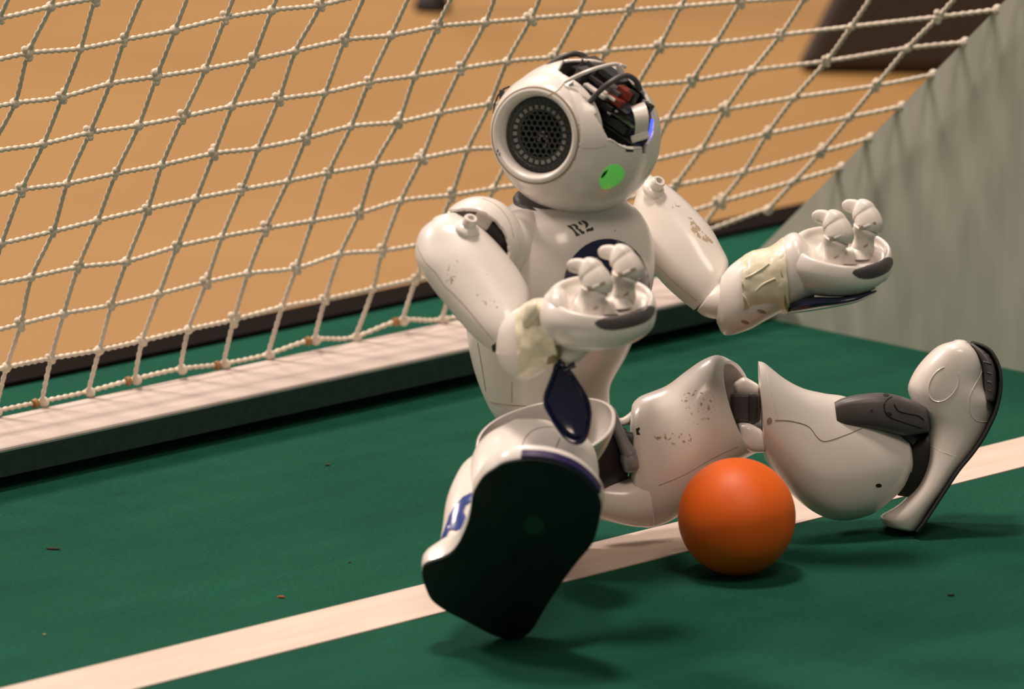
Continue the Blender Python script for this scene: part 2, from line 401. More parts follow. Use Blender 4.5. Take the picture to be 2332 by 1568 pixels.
# knots: two kinds of mesh shared between all
def knot_mesh(kind):
    bm = bmesh.new(); bmesh.ops.create_uvsphere(bm, u_segments=8, v_segments=6, radius=0.0029)
    if kind:
        for q in ((0.0022, 0, 0.0028), (-0.002, 0, 0.0022), (0.0006, 0, -0.0026)):
            t = bmesh.ops.create_uvsphere(bm, u_segments=6, v_segments=4, radius=0.0022)
            bmesh.ops.translate(bm, verts=t['verts'], vec=q)
    me = bpy.data.meshes.new('knot'); bm.to_mesh(me); bm.free(); me.materials.append(M['cord'])
    for p in me.polygons: p.use_smooth = True
    return me
KM = [knot_mesh(0), knot_mesh(1)]
kn, far_kn = [], []
for (c, r), q in nodes.items():
    if 0 < r and c < len(cols)-1:
        v = q-CAM; z = v.dot(DV); x = W/2+FPX*v.dot(RV)/z; y = H/2-FPX*v.dot(UV)/z
        (kn if (-20 < x < W+20 and -20 < y < H+20) else far_kn).append((z, c, r, q))
kn.sort(key=lambda k: k[0])
for z, c, r, q in kn[:300]:
    o = bpy.data.objects.new('knot', KM[(c+r) % 2]); COL.objects.link(o); o.parent = net
    o.location = q-BASE; o.rotation_euler = (rng.uniform(-0.3, 0.3), rng.uniform(-0.4, 0.4), rng.uniform(-0.5, 0.5)); s = rng.uniform(0.85, 1.15); o.scale = (s, s, s)
bm = bmesh.new()
for z, c, r, q in kn[300:]+far_kn:
    if vis(q):
        t = bmesh.ops.create_icosphere(bm, subdivisions=1, radius=0.0029); bmesh.ops.translate(bm, verts=t['verts'], vec=q-BASE)
me = bpy.data.meshes.new('knots'); bm.to_mesh(me); bm.free(); tag(link('knots', me, net, ['cord']), kind='stuff')
# ties fixing the border cord to the board, and the small knots on the panel edge
tm = None
for c in range(len(cols)-1):
    q = nodes[c, 0]
    if not vis(q): continue
    if tm is None:
        bm = bmesh.new(); bmesh.ops.create_cone(bm, cap_ends=True, segments=10, radius1=0.0027, radius2=0.0027, depth=0.003)
        bmesh.ops.rotate(bm, verts=bm.verts, matrix=Matrix.Rotation(math.pi/2, 3, 'Y')); tm = bpy.data.meshes.new('cable_tie'); bm.to_mesh(tm); bm.free(); tm.materials.append(M['tie'])
        tk = bpy.data.meshes.new('tie_knot'); bm = bmesh.new(); bmesh.ops.create_uvsphere(bm, u_segments=8, v_segments=6, radius=0.0034); bm.to_mesh(tk); bm.free(); tk.materials.append(M['cord'])
    if c % 2 == 0:
        o = bpy.data.objects.new('cable_tie', tm); COL.objects.link(o); o.parent = goal; o.location = q+Vector((-0.004, 0.001, 0.001))-BASE
        o.rotation_euler = (0, rng.uniform(-0.3, 0.3), rng.uniform(-0.2, 0.2))
    o = bpy.data.objects.new('tie_knot', tk); COL.objects.link(o); o.parent = goal; o.location = q+Vector((0.002, 0.0, 0.001))-BASE
for r in range(1, rowsN):
    q = nodes[len(cols)-1, r]
    if vis(q):
        o = bpy.data.objects.new('tie_knot', tk); COL.objects.link(o); o.parent = goal; o.location = q-BASE

# ------------------------------------------------------------------ background things
BASE = Vector((0, 0, 0))
g0 = ground(1800, 168, -0.006)
ax = RV.copy(); ay = Vector((DV.x, DV.y, 0)).normalized()
def case_pt(x, y, z): return g0+ax*x+ay*y+Vector((0, 0, z))
wd_, dp_, ht_ = 0.42, 0.24, 0.30
vs = [case_pt(0, 0, 0), case_pt(wd_, -0.03, 0), case_pt(wd_, dp_, 0), case_pt(0.07, dp_, 0), case_pt(0.15, 0.02, ht_), case_pt(wd_, 0.0, ht_), case_pt(wd_, dp_, ht_), case_pt(0.21, dp_, ht_)]
fs = [(0, 3, 2, 1), (4, 5, 6, 7), (0, 1, 5, 4), (1, 2, 6, 5), (2, 3, 7, 6), (3, 0, 4, 7)]
BASE = g0.copy()
case = empty('carrying_case', g0); tag(case, 'dark brown case with a sloping side standing on the tan floor behind the goal', 'case')
bevel_obj(build('body', vs, fs, 'casebrown', case, smooth=False), 0.012, 3)
vs, fs = box_w(case_pt(0.31, dp_/2, ht_+0.006), ax*0.095, ay*(dp_/2-0.01), Vector((0, 0, 0.008))); build('lid', vs, fs, 'casebrown', case, smooth=False)
hp = [case_pt(0.24, dp_/2, ht_+0.01), case_pt(0.24, dp_/2, ht_+0.04), case_pt(0.28, dp_/2, ht_+0.055), case_pt(0.34, dp_/2, ht_+0.055), case_pt(0.38, dp_/2, ht_+0.04), case_pt(0.38, dp_/2, ht_+0.01)]
tube('handle', hp, 0.008, 'black', case)
g1 = ground(984, 24, -0.006); BASE = g1.copy()
stand = empty('stand_leg', g1); tag(stand, 'thin grey metal leg with black foot on the tan floor behind the net', 'stand')
vs, fs = tube_pts([g1+Vector((0, 0, 0.0)), g1+Vector((0, 0, 0.004)), g1+Vector((0, 0, 0.010)), g1+Vector((0, 0, 0.018))], [0.014, 0.015, 0.012, 0.008], 16); build('rubber_foot', vs, fs, 'black', stand, autos=40)
vs, fs = tube_pts([g1+Vector((0, 0, 0.012)), g1+Vector((0, 0, 0.3)), g1+Vector((0, 0.0, 0.5))], 0.007, 14); build('tube', vs, fs, 'metal', stand, autos=40)

# ------------------------------------------------------------------ the ball
gb = ground(1677, 1306); BASE = gb.copy()
RB = 0.0325
bm = bmesh.new(); bmesh.ops.create_icosphere(bm, subdivisions=5, radius=RB); me = bpy.data.meshes.new('ball'); bm.to_mesh(me); bm.free()
ball = link('ball', me, None, ['orange']); ball.location = gb+Vector((0, 0, RB))
tag(ball, 'orange ball on the carpet between the legs of the robot', 'ball')

# ------------------------------------------------------------------ the robot
BASE = ground(1216, 1261)
robot = empty('humanoid_robot', BASE)
tag(robot, 'white humanoid robot with open head sitting on the green carpet, arms held out', 'robot')
FW = Vector((0, -1, 0)); LT = Vector((1, 0, 0)); UP = Vector((0, 0, 1))   # robot: forward, left, up

# --- torso -----------------------------------------------------------------
lean = math.radians(9)
TF = (FW*math.cos(lean)-UP*math.sin(lean)).normalized(); TU = (UP*math.cos(lean)+FW*math.sin(lean)).normalized()
tor = [(1253, 962, 70, 120, 108), (1250, 930, 80, 140, 128), (1237, 862, 100, 155, 142), (1246, 790, 126, 178, 170), (1260, 715, 152, 197, 184),
       (1277, 640, 178, 210, 188), (1292, 575, 198, 206, 176), (1302, 520, 216, 190, 152), (1308, 480, 228, 158, 122), (1310, 455, 236, 112, 92)]
rows = catmull([list(map(float, t)) for t in tor], 5)
rings = [(P(r[0], r[1], r[2]), LT*(r[3]*K), TF*(r[4]*K), 2.25) for r in rows]
vs, fs = loft_mesh(rings, 56, 0, 10)
torso = build('torso', vs, fs, 'white', robot)
# chest plate
chest = decal('chest_plate', 'torso', ell(1380, 650, 97, 106, 0.1, 40), 'navy', torso, thick=3, dome=5, rings=7)
for q in ((1402, 552), (1415, 554), (1411, 563), (1421, 566), (1405, 570), (1355, 588), (1293, 598)):
    decal('sensor_dot', 'torso', ell(q[0], q[1], 1.6, 1.6, 0, 8), 'led_cell', torso, thick=9, rings=1)
# R2 stencil on the chest, built from the stencil's pieces (offsets in a 16.66x enlarged box at 1260,480)
def st(*pts): return [(1260+x/16.657, 480+y/16.657) for x, y in pts]
let = [st((510, 575), (560, 550), (660, 548), (700, 590), (950, 880), (1030, 905), (1000, 925), (870, 968), (858, 950), (870, 900), (600, 590)),
       st((670, 545), (700, 515), (780, 498), (860, 520), (930, 565), (955, 620), (945, 680), (905, 712), (855, 690), (850, 640), (800, 575), (740, 545)),
       st((905, 700), (960, 680), (1030, 690), (1080, 750), (1110, 790), (1130, 765), (1160, 765), (1190, 810), (1185, 860), (1130, 885), (1070, 865), (990, 775)),
       st((940, 440), (975, 400), (1020, 410), (1040, 455), (1110, 500), (1120, 525), (1060, 535), (980, 510)),
       st((1040, 385), (1090, 370), (1180, 378), (1260, 420), (1320, 480), (1340, 540), (1310, 595), (1270, 640), (1240, 668), (1220, 655), (1225, 560), (1200, 490), (1130, 430)),
       st((1245, 715), (1290, 680), (1380, 665), (1450, 650), (1455, 605), (1480, 610), (1530, 690), (1520, 740), (1440, 768), (1330, 770), (1300, 815), (1270, 800))]
for poly in let: decal('lettering', 'torso', poly, 'print', torso, thick=0.8, rings=2)
# seams on the torso
groove('seam', 'torso', [(1088, 780), (1098, 840), (1106, 890)], torso); groove('seam', 'torso', [(1166, 870), (1166, 915)], torso)
groove('seam', 'torso', [(1118, 915), (1160, 922), (1230, 925)], torso, r=1.6)
decal('scuff', 'torso', ell(1412, 522, 14, 3, -0.25, 12), 'speck', torso, thick=0.5, rings=2)
# neck
ncx = P(1277, 452, 238)
lathe('neck', ncx, TU, [(60, -30), (104, -24), (107, -12), (104, -6), (96, -4), (94, 16), (88, 44), (70, 60)], 'charcoal', robot, n=48)

# --- pelvis ------------------------------------------------------------------
pair_loft('pelvis', [(1215, 960, 1215, 1180, 60, 80), (1290, 958, 1290, 1165, 30, 95), (1370, 962, 1370, 1120, -30, 90), (1425, 975, 1425, 1095, -60, 70)], 'black', robot, e=3)
tube('hip_link', [P(1392, 930, 30), P(1405, 975, 30), P(1420, 1010, 28), P(1434, 1036, 26)], [9*K, 13*K, 15*K, 18*K], 'metal', robot)
chain('hip_link', [(1428, 1020, 22, 14), (1432, 1042, 22, 20), (1437, 1062, 20, 19)], 'metal', robot, cap0=8, cap1=14)
pair_loft('hip_bracket', [(1370, 962, 1370, 1000, -10, 20), (1410, 975, 1410, 1030, -10, 22), (1446, 985, 1446, 1050, -10, 20)], 'charcoal', robot, e=4)
pair_loft('hip_shell', [(1394, 950, 1400, 972, -70, 30), (1418, 950, 1420, 970, -75, 30), (1444, 930, 1446, 962, -85, 28)], 'white', robot, e=2.4)

pair_loft('pelvis_shell', [(1120, 1120, 1120, 1268, 130, 70), (1160, 1100, 1160, 1276, 110, 90), (1215, 1090, 1215, 1268, 70, 100), (1275, 1095, 1280, 1255, 40, 90), (1310, 1105, 1315, 1240, 20, 70)], 'white', robot, e=2.6)
chain('hip_joint', [(1290, 1040, 90, 66), (1220, 1050, 150, 66), (1150, 1085, 215, 62)], 'charcoal', robot)
# --- left leg (points to the right of the photo) -------------------------------
th = [(1444, 914, 1448, 1192, -70, 88), (1462, 900, 1478, 1201, -74, 100), (1517, 878, 1530, 1184, -84, 108), (1562, 845, 1590, 1140, -94, 112),
      (1599, 820, 1640, 1092, -104, 110, -14, 0), (1634, 808, 1690, 1048, -112, 104, -24, 0), (1662, 822, 1728, 1028, -118, 92, -34, 4)]
vs, fs = loft_mesh(pair_rings(th, 5, 2.3), 44, 14, None)
thighL = build('thigh', vs, fs, 'white', robot, key='thighL', solid=9)
pair_loft('thigh_back_shell', [(1300, 1092, 1300, 1168, -40, 60), (1370, 1088, 1372, 1184, -50, 78), (1425, 1086, 1440, 1198, -60, 84), (1470, 1060, 1488, 1200, -70, 90)], 'white', thighL, e=2.4, key='thighB')
decal('specks', 'thighL', ell(1590, 925, 42, 42, 0.5, 20), 'speck', thighL, thick=0.5, rings=5)
decal('specks', 'thighL', ell(1545, 1000, 62, 14, 0.03, 20), 'speck', thighL, thick=0.5, rings=4)
decal('scuff', 'thighL', st((0, 0), (1, 0), (1, 1)) and [(1448, 976), (1456, 972), (1458, 976), (1453, 984), (1459, 990), (1450, 990)], 'bit_dark', thighL, thick=0.4, rings=2)
groove('seam', 'thighL', [(1680, 1016), (1620, 1045), (1560, 1080), (1500, 1105)], thighL, r=0.8)
# knee mechanism
box('knee_joint', P(1697, 928, -128), V(34, 0, 0), V(0, 34, 0), V(0, 0, 40), 'dark', robot, 0.002)
box('knee_joint', P(1713, 930, -116), V(10, 0, 0), V(0, 36, 0), V(0, 0, 40), 'charcoal', robot, 0.002)
pair_loft('knee_cap', [(1676, 868, 1680, 902, -140, 40), (1695, 858, 1700, 904, -140, 42), (1722, 872, 1722, 904, -142, 40)], 'white', robot, e=4)
pair_loft('knee_cap', [(1684, 962, 1690, 1018, -95, 40), (1706, 963, 1712, 1030, -95, 42), (1730, 975, 1738, 1030, -100, 40)], 'white', robot, e=4)
# shin
sh = [(1727, 822, 1741, 1044, -130, 84), (1741, 826, 1772, 1088, -136, 92), (1765, 845, 1808, 1130, -142, 98), (1792, 865, 1848, 1162, -150, 102), (1830, 884, 1892, 1182, -160, 104),
      (1877, 895, 1935, 1184, -170, 104), (1930, 904, 1986, 1170, -180, 100), (1985, 935, 2026, 1141, -188, 94), (2034, 972, 2056, 1112, -195, 82), (2062, 996, 2072, 1080, -200, 66)]
vs, fs = loft_mesh(pair_rings(sh, 5, 2.35), 48, 3, 12)
shinL = build('shin', vs, fs, 'white', robot, key='shinL', autos=60)
decal('screw_hole', 'shinL', ell(1752, 958, 6, 8, 0.3, 14), 'seam', shinL, thick=0.6, rings=2)
decal('screw_hole', 'shinL', ell(2001, 1105, 7, 4.5, 0, 14), 'black', shinL, thick=0.6, rings=2)
groove('seam', 'shinL', [(1765, 956), (1800, 958), (1840, 970), (1862, 996), (1880, 1004), (1920, 992), (1965, 974)], shinL, r=1.2)
groove('seam', 'shinL', [(1748, 850), (1752, 880), (1764, 920), (1772, 952)], shinL, r=0.8, mat='cream')
# ankle cover and joint
ac = pair_loft('ankle_cover', [(1899, 915, 1905, 971, -132, 50), (1922, 905, 1930, 973, -136, 58), (1960, 897, 1966, 976, -145, 66), (2011, 894, 2018, 984, -152, 66), (2062, 905, 2060, 992, -164, 60), (2104, 924, 2112, 984, -176, 52)], 'dark', robot, e=4, key='ankle', cap0=0, autos=40)
for q in ((2018, 899, 7, 4), (2024, 943, 7, 5), (1985, 935, 3, 3)): decal('screw_hole', 'ankle', ell(*q, 0.1, 12), 'black', ac, thick=0.5, rings=2)
groove('seam', 'ankle', [(2030, 903), (2015, 915), (2015, 935), (2028, 950), (2060, 962), (2100, 975)], ac, r=1.8, mat='black')
groove('seam', 'ankle', [(2036, 920), (2046, 935), (2070, 942), (2090, 946), (2104, 956)], ac, r=1.8, mat='black')
pair_loft('ankle_joint', [(2062, 990, 2045, 1128, -215, 44), (2090, 975, 2080, 1130, -214, 50), (2120, 975, 2108, 1110, -212, 46)], 'black', robot, e=3)
tube('ankle_pin', [P(2058, 985, -160), P(2086, 1003, -160)], 12*K, 'charcoal', robot, n=14)
# foot
ft = [(2172, 776, 2202, 779, -196, 62), (2138, 787, 2226, 801, -198, 84), (2105, 816, 2240, 834, -204, 96), (2080, 850, 2244, 880, -208, 98), (2068, 886, 2262, 924, -212, 98), (2084, 925, 2250, 962, -214, 94),
      (2106, 962, 2232, 1000, -216, 90), (2112, 1010, 2206, 1040, -216, 88), (2108, 1058, 2174, 1078, -214, 88), (2088, 1106, 2144, 1122, -212, 88), (2048, 1148, 2118, 1160, -212, 88), (2006, 1174, 2098, 1193, -212, 86), (2014, 1194, 2086, 1208, -213, 78)]
vs, fs = loft_mesh(pair_rings(ft, 4, 2.7), 40, 5, 6)
footL = build('foot', vs, fs, 'white', robot, key='footL')
sl = [(2214, 780), (2240, 790), (2257, 806), (2271, 838), (2274, 882), (2264, 932), (2246, 974), (2229, 1004), (2206, 1036), (2178, 1070), (2146, 1118), (2116, 1164), (2098, 1192), (2084, 1210)]
tk_ = [58, 76, 86, 94, 100, 100, 97, 94, 92, 92, 92, 92, 90, 82]
rr = []
ctr = catmull([[a, b, c] for (a, b), c in zip(sl, tk_)], 4)
for i, (x, y, t) in enumerate(ctr):
    q0, q1 = ctr[max(0, i-1)], ctr[min(len(ctr)-1, i+1)]; dx, dy = q1[0]-q0[0], q1[1]-q0[1]; l = math.hypot(dx, dy)
    rr.append((P(x, y, -206), V(-dy/l*4.5, dx/l*4.5, 0), V(0, 0, t), 5))
vs, fs = loft_mesh(rr, 24, 2, 2); build('sole', vs, fs, 'rubber', footL)
bp_ = [(2206, 784, 2216, 782, -196, 56), (2222, 808, 2250, 806, -198, 76), (2232, 838, 2266, 838, -202, 86), (2236, 880, 2268, 884, -206, 90), (2240, 908, 2262, 914, -208, 90)]
pair_loft('bumper', bp_, 'dark', footL, e=3, key='bumpL', cap0=2, cap1=2)
for y in (806, 826, 848, 868, 888):
    pr, nn = cast('bumpL', 2250, y, -120); tube('bumper_rib', [cast('bumpL', 2240, y-3, -120)[0], pr, cast('bumpL', 2258, y+3, -120)[0]], 2.2*K, 'charcoal', footL, n=6)
groove('raised_ring', 'footL', [(q[0], q[1]) for q in ell(2149, 874, 44, 30, -1.0, 26)][2:24], footL, r=1.6, mat='white')
groove('seam', 'footL', [(2236, 826), (2234, 850), (2218, 880), (2208, 905), (2210, 940), (2225, 958), (2248, 960)], footL, r=1.3, mat='cream')
groove('seam', 'footL', [(2118, 1012), (2150, 1030), (2200, 1045)], footL, r=0.8, mat='cream')

# --- right leg (points at the camera) --------------------------------------------
rg = []
for cx, cy, z, ax_, ay_, bx, by, bz in [(1150, 1120, 230, 80, 0, 0, -50, -70), (1165, 1115, 290, 105, -5, 0, -48, -85), (1200, 1080, 370, 130, -12, 0, -50, -95), (1226, 1038, 430, 146, -22, 2, -56, -100), (1240, 1000, 462, 154, -28, 4, -64, -104), (1243, 982, 470, 155, -30, 4, -66, -105)]:
    rg.append([cx, cy, z, ax_, ay_, bx, by, bz])
rg = catmull([list(map(float, q)) for q in rg], 5)
vs, fs = loft_mesh([(P(q[0], q[1], q[2]), V(q[3], q[4], 0), V(q[5], q[6], q[7]), 2.3) for q in rg], 48, 20, None)
thighR = build('thigh', vs, fs, 'white', robot, key='thighR', solid=9)
shr = [(1170, 956, 1250, 958, 560, 20), (1118, 982, 1310, 976, 585, 58), (1088, 1012, 1346, 1008, 610, 80), (1072, 1050, 1361, 1050, 640, 92), (1064, 1100, 1364, 1100, 680, 96), (1070, 1160, 1358, 1160, 730, 92), (1075, 1220, 1325, 1220, 780, 84), (1085, 1255, 1290, 1275, 810, 70)]
vs, fs = loft_mesh(pair_rings(shr, 5, 2.3), 44, 6, 14)
shinR = build('shin', vs, fs, 'white', robot, key='shinR')
pair_loft('calf_shell', [(1086, 1030, 1200, 1030, 590, 60), (1056, 1054, 1200, 1050, 610, 66), (1032, 1096, 1200, 1096, 650, 74), (1016, 1142, 1200, 1142, 690, 78), (1008, 1198, 1190, 1198, 730, 76), (1003, 1234, 1160, 1236, 755, 66), (1012, 1252, 1120, 1256, 765, 50)], 'cream', shinR, e=2.4, key='calfR', cap0=10, cap1=6)
groove('seam', 'shinR', [(1190, 1032), (1192, 1005), (1210, 982), (1240, 972), (1275, 975), (1310, 995)], shinR, r=1.1)
groove('seam', 'shinR', [(1275, 995), (1263, 1028)], shinR, r=0.9)
for poly, ct in (([(1034, 1156), (1055, 1138), (1061, 1149), (1056, 1164), (1063, 1180), (1063, 1203), (1051, 1213), (1036, 1206), (1023, 1206), (1018, 1198), (1024, 1176)], (1042, 1182)),
                 ([(1088, 1115), (1055, 1132), (1036, 1154), (1048, 1156), (1062, 1149), (1088, 1133)], (1060, 1141)), ([(1019, 1192), (1027, 1198), (1014, 1231), (1006, 1229)], (1017, 1211))):
    decal('accent_panel', 'calfR', poly, 'blue', shinR, thick=3, dome=1, rings=4, center=ct, dz=760)
box('knee_joint', P(1235, 1040, 500), V(60, 0, 0), V(0, 34, 0), V(0, 0, 70), 'dark', robot, 0.003)
# foot: sole outline laid in its own tilted plane
oc = [(490, 490), (540, 460), (640, 440), (740, 440), (850, 460), (950, 500), (1030, 560), (1090, 630), (1120, 700), (1115, 770), (1090, 880), (1060, 950), (1000, 1020), (940, 1095), (880, 1180), (820, 1270), (770, 1350), (730, 1420), (690, 1470), (640, 1500), (570, 1505), (500, 1490), (430, 1460), (340, 1410), (250, 1365), (170, 1320), (110, 1270), (80, 1210), (60, 1150), (55, 1090), (75, 1060), (120, 1040), (180, 1020), (230, 990), (270, 940), (300, 880), (330, 800), (345, 720), (355, 650), (390, 580), (430, 530)]
oc = [(940+x/2.613, 880+y/2.613) for x, y in oc]
oc = [tuple(q) for q in catmull([list(q) for q in oc+[oc[0]]], 3)[:-1]]
heel = ground(1172, 1456)+Vector((0, 0, 0.001))
ns = (RV*(-0.10)-UV*math.sin(math.radians(48))-DV*math.cos(math.radians(48))).normalized()
def on_sole(px, py, h=0.0):
    r = ray(px, py); c0 = heel-ns*(h*K); return CAM+r*((c0-CAM).dot(ns)/r.dot(ns))
so = [on_sole(*q) for q in oc]; n_ = len(so); cen = sum(so, Vector())/n_
def stack(levels):
    vs, fs = [], []
    for h, sc, off in levels:
        c = cen+off; vs += [c+(q-cen)*sc-ns*(h*K) for q in so]
    for l in range(len(levels)-1):
        for i in range(n_):
            j = (i+1) % n_; fs.append((l*n_+i, l*n_+j, (l+1)*n_+j, (l+1)*n_+i))
    for l in (0, len(levels)-1):
        k = len(vs); h, sc, off = levels[l]; vs.append(cen+off-ns*(h*K)); fs += [(k, l*n_+i, l*n_+(i+1) % n_) for i in range(n_)]
    return vs, fs
O0 = Vector((0, 0, 0)); tk = (on_sole(1240, 1050)-on_sole(1110, 1420)).normalized()
vs, fs = stack([(7, 1.0, O0), (12, 1.010, O0), (24, 1.018, O0), (38, 1.015, O0), (48, 0.98, O0), (66, 0.84, O0), (88, 0.6, O0), (110, 0.42, O0)])
footR = build('foot', vs, fs, 'white', robot, key='footR', autos=50)
vs, fs = stack([(0, 0.985, O0), (1.5, 1.0, O0), (8, 1.0, O0)])
soleR = build('sole', vs, fs, 'rubber', footR, key='soleR', autos=40)
# bumper strip along the toe edge
idx = [i for i, q in enumerate(oc) if (q[0] > 1180 and q[1] < 1060) or (q[0] > 1280 and q[1] < 1136)]
idx.sort(key=lambda i: oc[i][0]+0.2*oc[i][1])
vs, fs = [], []
for i in idx:
    o_ = (so[i]-cen).normalized()
    vs += [so[i]*1.0+o_*(0.5*K)-ns*(6*K), so[i]+o_*(6*K)-ns*(8*K), so[i]+o_*(8.5*K)-ns*(24*K), so[i]-o_*(2*K)-ns*(26*K)]
for k in range(len(idx)-1):
    for q in range(3): fs.append((k*4+q, k*4+q+1, k*4+q+5, k*4+q+4))
build('bumper', vs, fs, 'purple', footR, key='bumpR', autos=50)
decal('worn_mark', 'soleR', ell(1217, 1196, 24, 21, 0.2, 18), 'sgreen', footR, thick=0.4, rings=2)
for q in ((1156, 1102, 9), (1171, 1272, 9), (1188, 1356, 6), (1096, 1302, 5), (1158, 1420, 8), (1340, 1172, 6)): decal('screw_hole', 'soleR', ell(q[0], q[1], q[2], q[2]*0.6, 0, 14), 'black', footR, thick=0.4, rings=2)
pair_loft('ankle_joint', [(1130, 1120, 1260, 1120, 800, 50), (1125, 1180, 1255, 1180, 850, 55), (1120, 1230, 1240, 1230, 895, 45)], 'black', robot, e=3)

# --- arms ------------------------------------------------------------------------
chain('shoulder_link', [(1240, 545, 230, 80), (1190, 550, 290, 74), (1130, 558, 370, 62)], 'white', robot, cap0=10, cap1=20)
chain('shoulder_link', [(1385, 575, 120, 62), (1425, 555, 30, 48), (1470, 530, -50, 38)], 'white', robot, cap0=10, cap1=20)
# right shoulder shell: a hollow dome, open towards the arm
def dome(name, c, r, cut, mat, parent, key, thick):
    bm = bmesh.new(); bmesh.ops.create_icosphere(bm, subdivisions=6, radius=1.0); dl = []
    for f in bm.faces:
        v = f.calc_center_median(); q = c+RV*(v.x*r[0]*K)+UV*(v.y*r[1]*K)-DV*(v.z*r[2]*K)
        if v.z > -0.25 and inside(*proj(q), cut): dl.append(f)
    bmesh.ops.delete(bm, geom=dl, context='FACES')
    bm.verts.ensure_lookup_table(); bm.verts.index_update()
    vs = [c+RV*(v.co.x*r[0]*K)+UV*(v.co.y*r[1]*K)-DV*(v.co.z*r[2]*K) for v in bm.verts]; fs = [tuple(v.index for v in f.verts) for f in bm.faces]; bm.free()
    return build(name, vs, fs, mat, parent, key=key, solid=thick)
cS = P(1092, 562, 400)
cutS = [(940, 560), (978, 502), (996, 486), (1016, 478), (1052, 474), (1083, 476), (1107, 484), (1131, 502), (1152, 529), (1160, 554), (1162, 573), (1158, 590), (1120, 660), (960, 700)]
shR = dome('shoulder_shell', cS, (102, 113, 108), cutS, 'white', robot, 'shR', 8)
lathe('shoulder_joint', P(1104, 556, 400), V(-0.45, 0.25, 0.85), [(30, -50), (60, -40), (62, 0), (60, 16), (50, 22), (30, 24)], 'dark', robot, n=32)
box('shoulder_block', P(1100, 500, 425), V(17, 12, 0), V(-9, 15, 0), V(0, 0, 30), 'white', robot, 0.0015)
groove('seam', 'shR', [(1098, 452), (1130, 466), (1158, 500), (1170, 540)], shR, r=0.9)
ua = [(985, 500, 1042, 487, 440, 40), (958, 524, 1082, 508, 448, 62), (946, 562, 1118, 538, 458, 76), (950, 600, 1152, 576, 475, 82), (978, 646, 1184, 620, 495, 82), (1012, 690, 1204, 660, 515, 80), (1054, 740, 1206, 692, 538, 76), (1090, 777, 1190, 715, 556, 66), (1122, 800, 1172, 735, 566, 54)]
vs, fs = loft_mesh(pair_rings(ua, 5, 2.25), 40, 8, 2)
uaR = build('upper_arm', vs, fs, 'white', robot, key='uaR', autos=60)
groove('seam', 'uaR', [(950, 560), (968, 596), (992, 620), (1012, 650), (1032, 668), (1062, 700), (1095, 740), (1124, 776)], uaR, r=0.9)
def boss(px, py, z, key, parent, d):
    lathe('screw_boss', P(px, py, z), V(*d), [(27, -12), (27, -3), (22, 2), (16, 4), (15.5, 22), (13.5, 25), (8, 25), (7, 18), (7, 10)], 'white', parent, n=28, key=key)
    lathe('boss_socket', P(px, py, z), V(*d), [(7.5, 10), (7.5, 13)], 'seam', parent, n=6)
boss(1066, 515, 515, 'bossR', uaR, (0.28, -0.75, 0.6))
decal('specks', 'uaR', ell(1110, 618, 14, 16, 0.5, 14), 'speck', uaR, thick=0.4, rings=3)
decal('specks', 'uaR', ell(1120, 690, 40, 10, 0.5, 14), 'speck', uaR, thick=0.4, rings=3)
decal('specks', 'uaR', ell(1030, 620, 12, 30, 0.3, 14), 'speck', uaR, thick=0.4, rings=3)
pair_loft('elbow_gap', [(1118, 776, 1122, 800, 560, 44), (1128, 770, 1134, 806, 575, 44)], 'black', robot, e=2.3, cap0=2, cap1=2)
fa = [(1128, 772, 1127, 798, 572, 30), (1136, 744, 1136, 828, 590, 56), (1152, 722, 1158, 855, 615, 72), (1178, 702, 1190, 868, 648, 82), (1208, 690, 1226, 857, 690, 82), (1232, 688, 1256, 834, 730, 76), (1252, 700, 1275, 806, 765, 60)]
vs, fs = loft_mesh(pair_rings(fa, 5, 2.2), 40, 6, 8)
faR = build('forearm', vs, fs, 'white', robot, key='faR')
def wrinkle(o, amp, sc, seed):
    t = bpy.data.textures.new('wrinkle', 'CLOUDS'); t.noise_scale = sc; t.noise_depth = 2
    sb = o.modifiers.new('fine', 'SUBSURF'); sb.levels = 1; sb.render_levels = 1
    md = o.modifiers.new('wrinkle', 'DISPLACE'); md.texture = t; md.strength = amp; md.mid_level = 0.5; md.texture_coords = 'LOCAL'
tp = [(1170, 712, 1182, 862, 650, 84), (1195, 690, 1212, 856, 690, 90), (1222, 678, 1246, 842, 724, 86), (1246, 682, 1270, 828, 765, 74)]
vs, fs = loft_mesh(pair_rings(tp, 6, 2.2), 48, None, 6)
tpR = build('tape_wrap', vs, fs, 'tape', faR, key='tpR'); wrinkle(tpR, 0.0022, 0.010, 1)
pair_loft('tape_lump', [(1190, 715, 1196, 745, 760, 20), (1200, 692, 1212, 738, 775, 26), (1216, 684, 1228, 722, 790, 22)], 'tape', faR, cap0=8, cap1=8)
pair_loft('dirty_tape_edge', [(1254, 772, 1246, 830, 770, 30), (1262, 770, 1262, 826, 785, 34), (1272, 778, 1276, 815, 795, 26)], 'dirt', faR, cap0=4, cap1=4)
pair_loft('wrist', [(1262, 770, 1268, 818, 740, 50), (1290, 775, 1296, 832, 745, 54), (1325, 770, 1325, 820, 750, 46), (1345, 765, 1345, 800, 752, 34)], 'cream', robot)

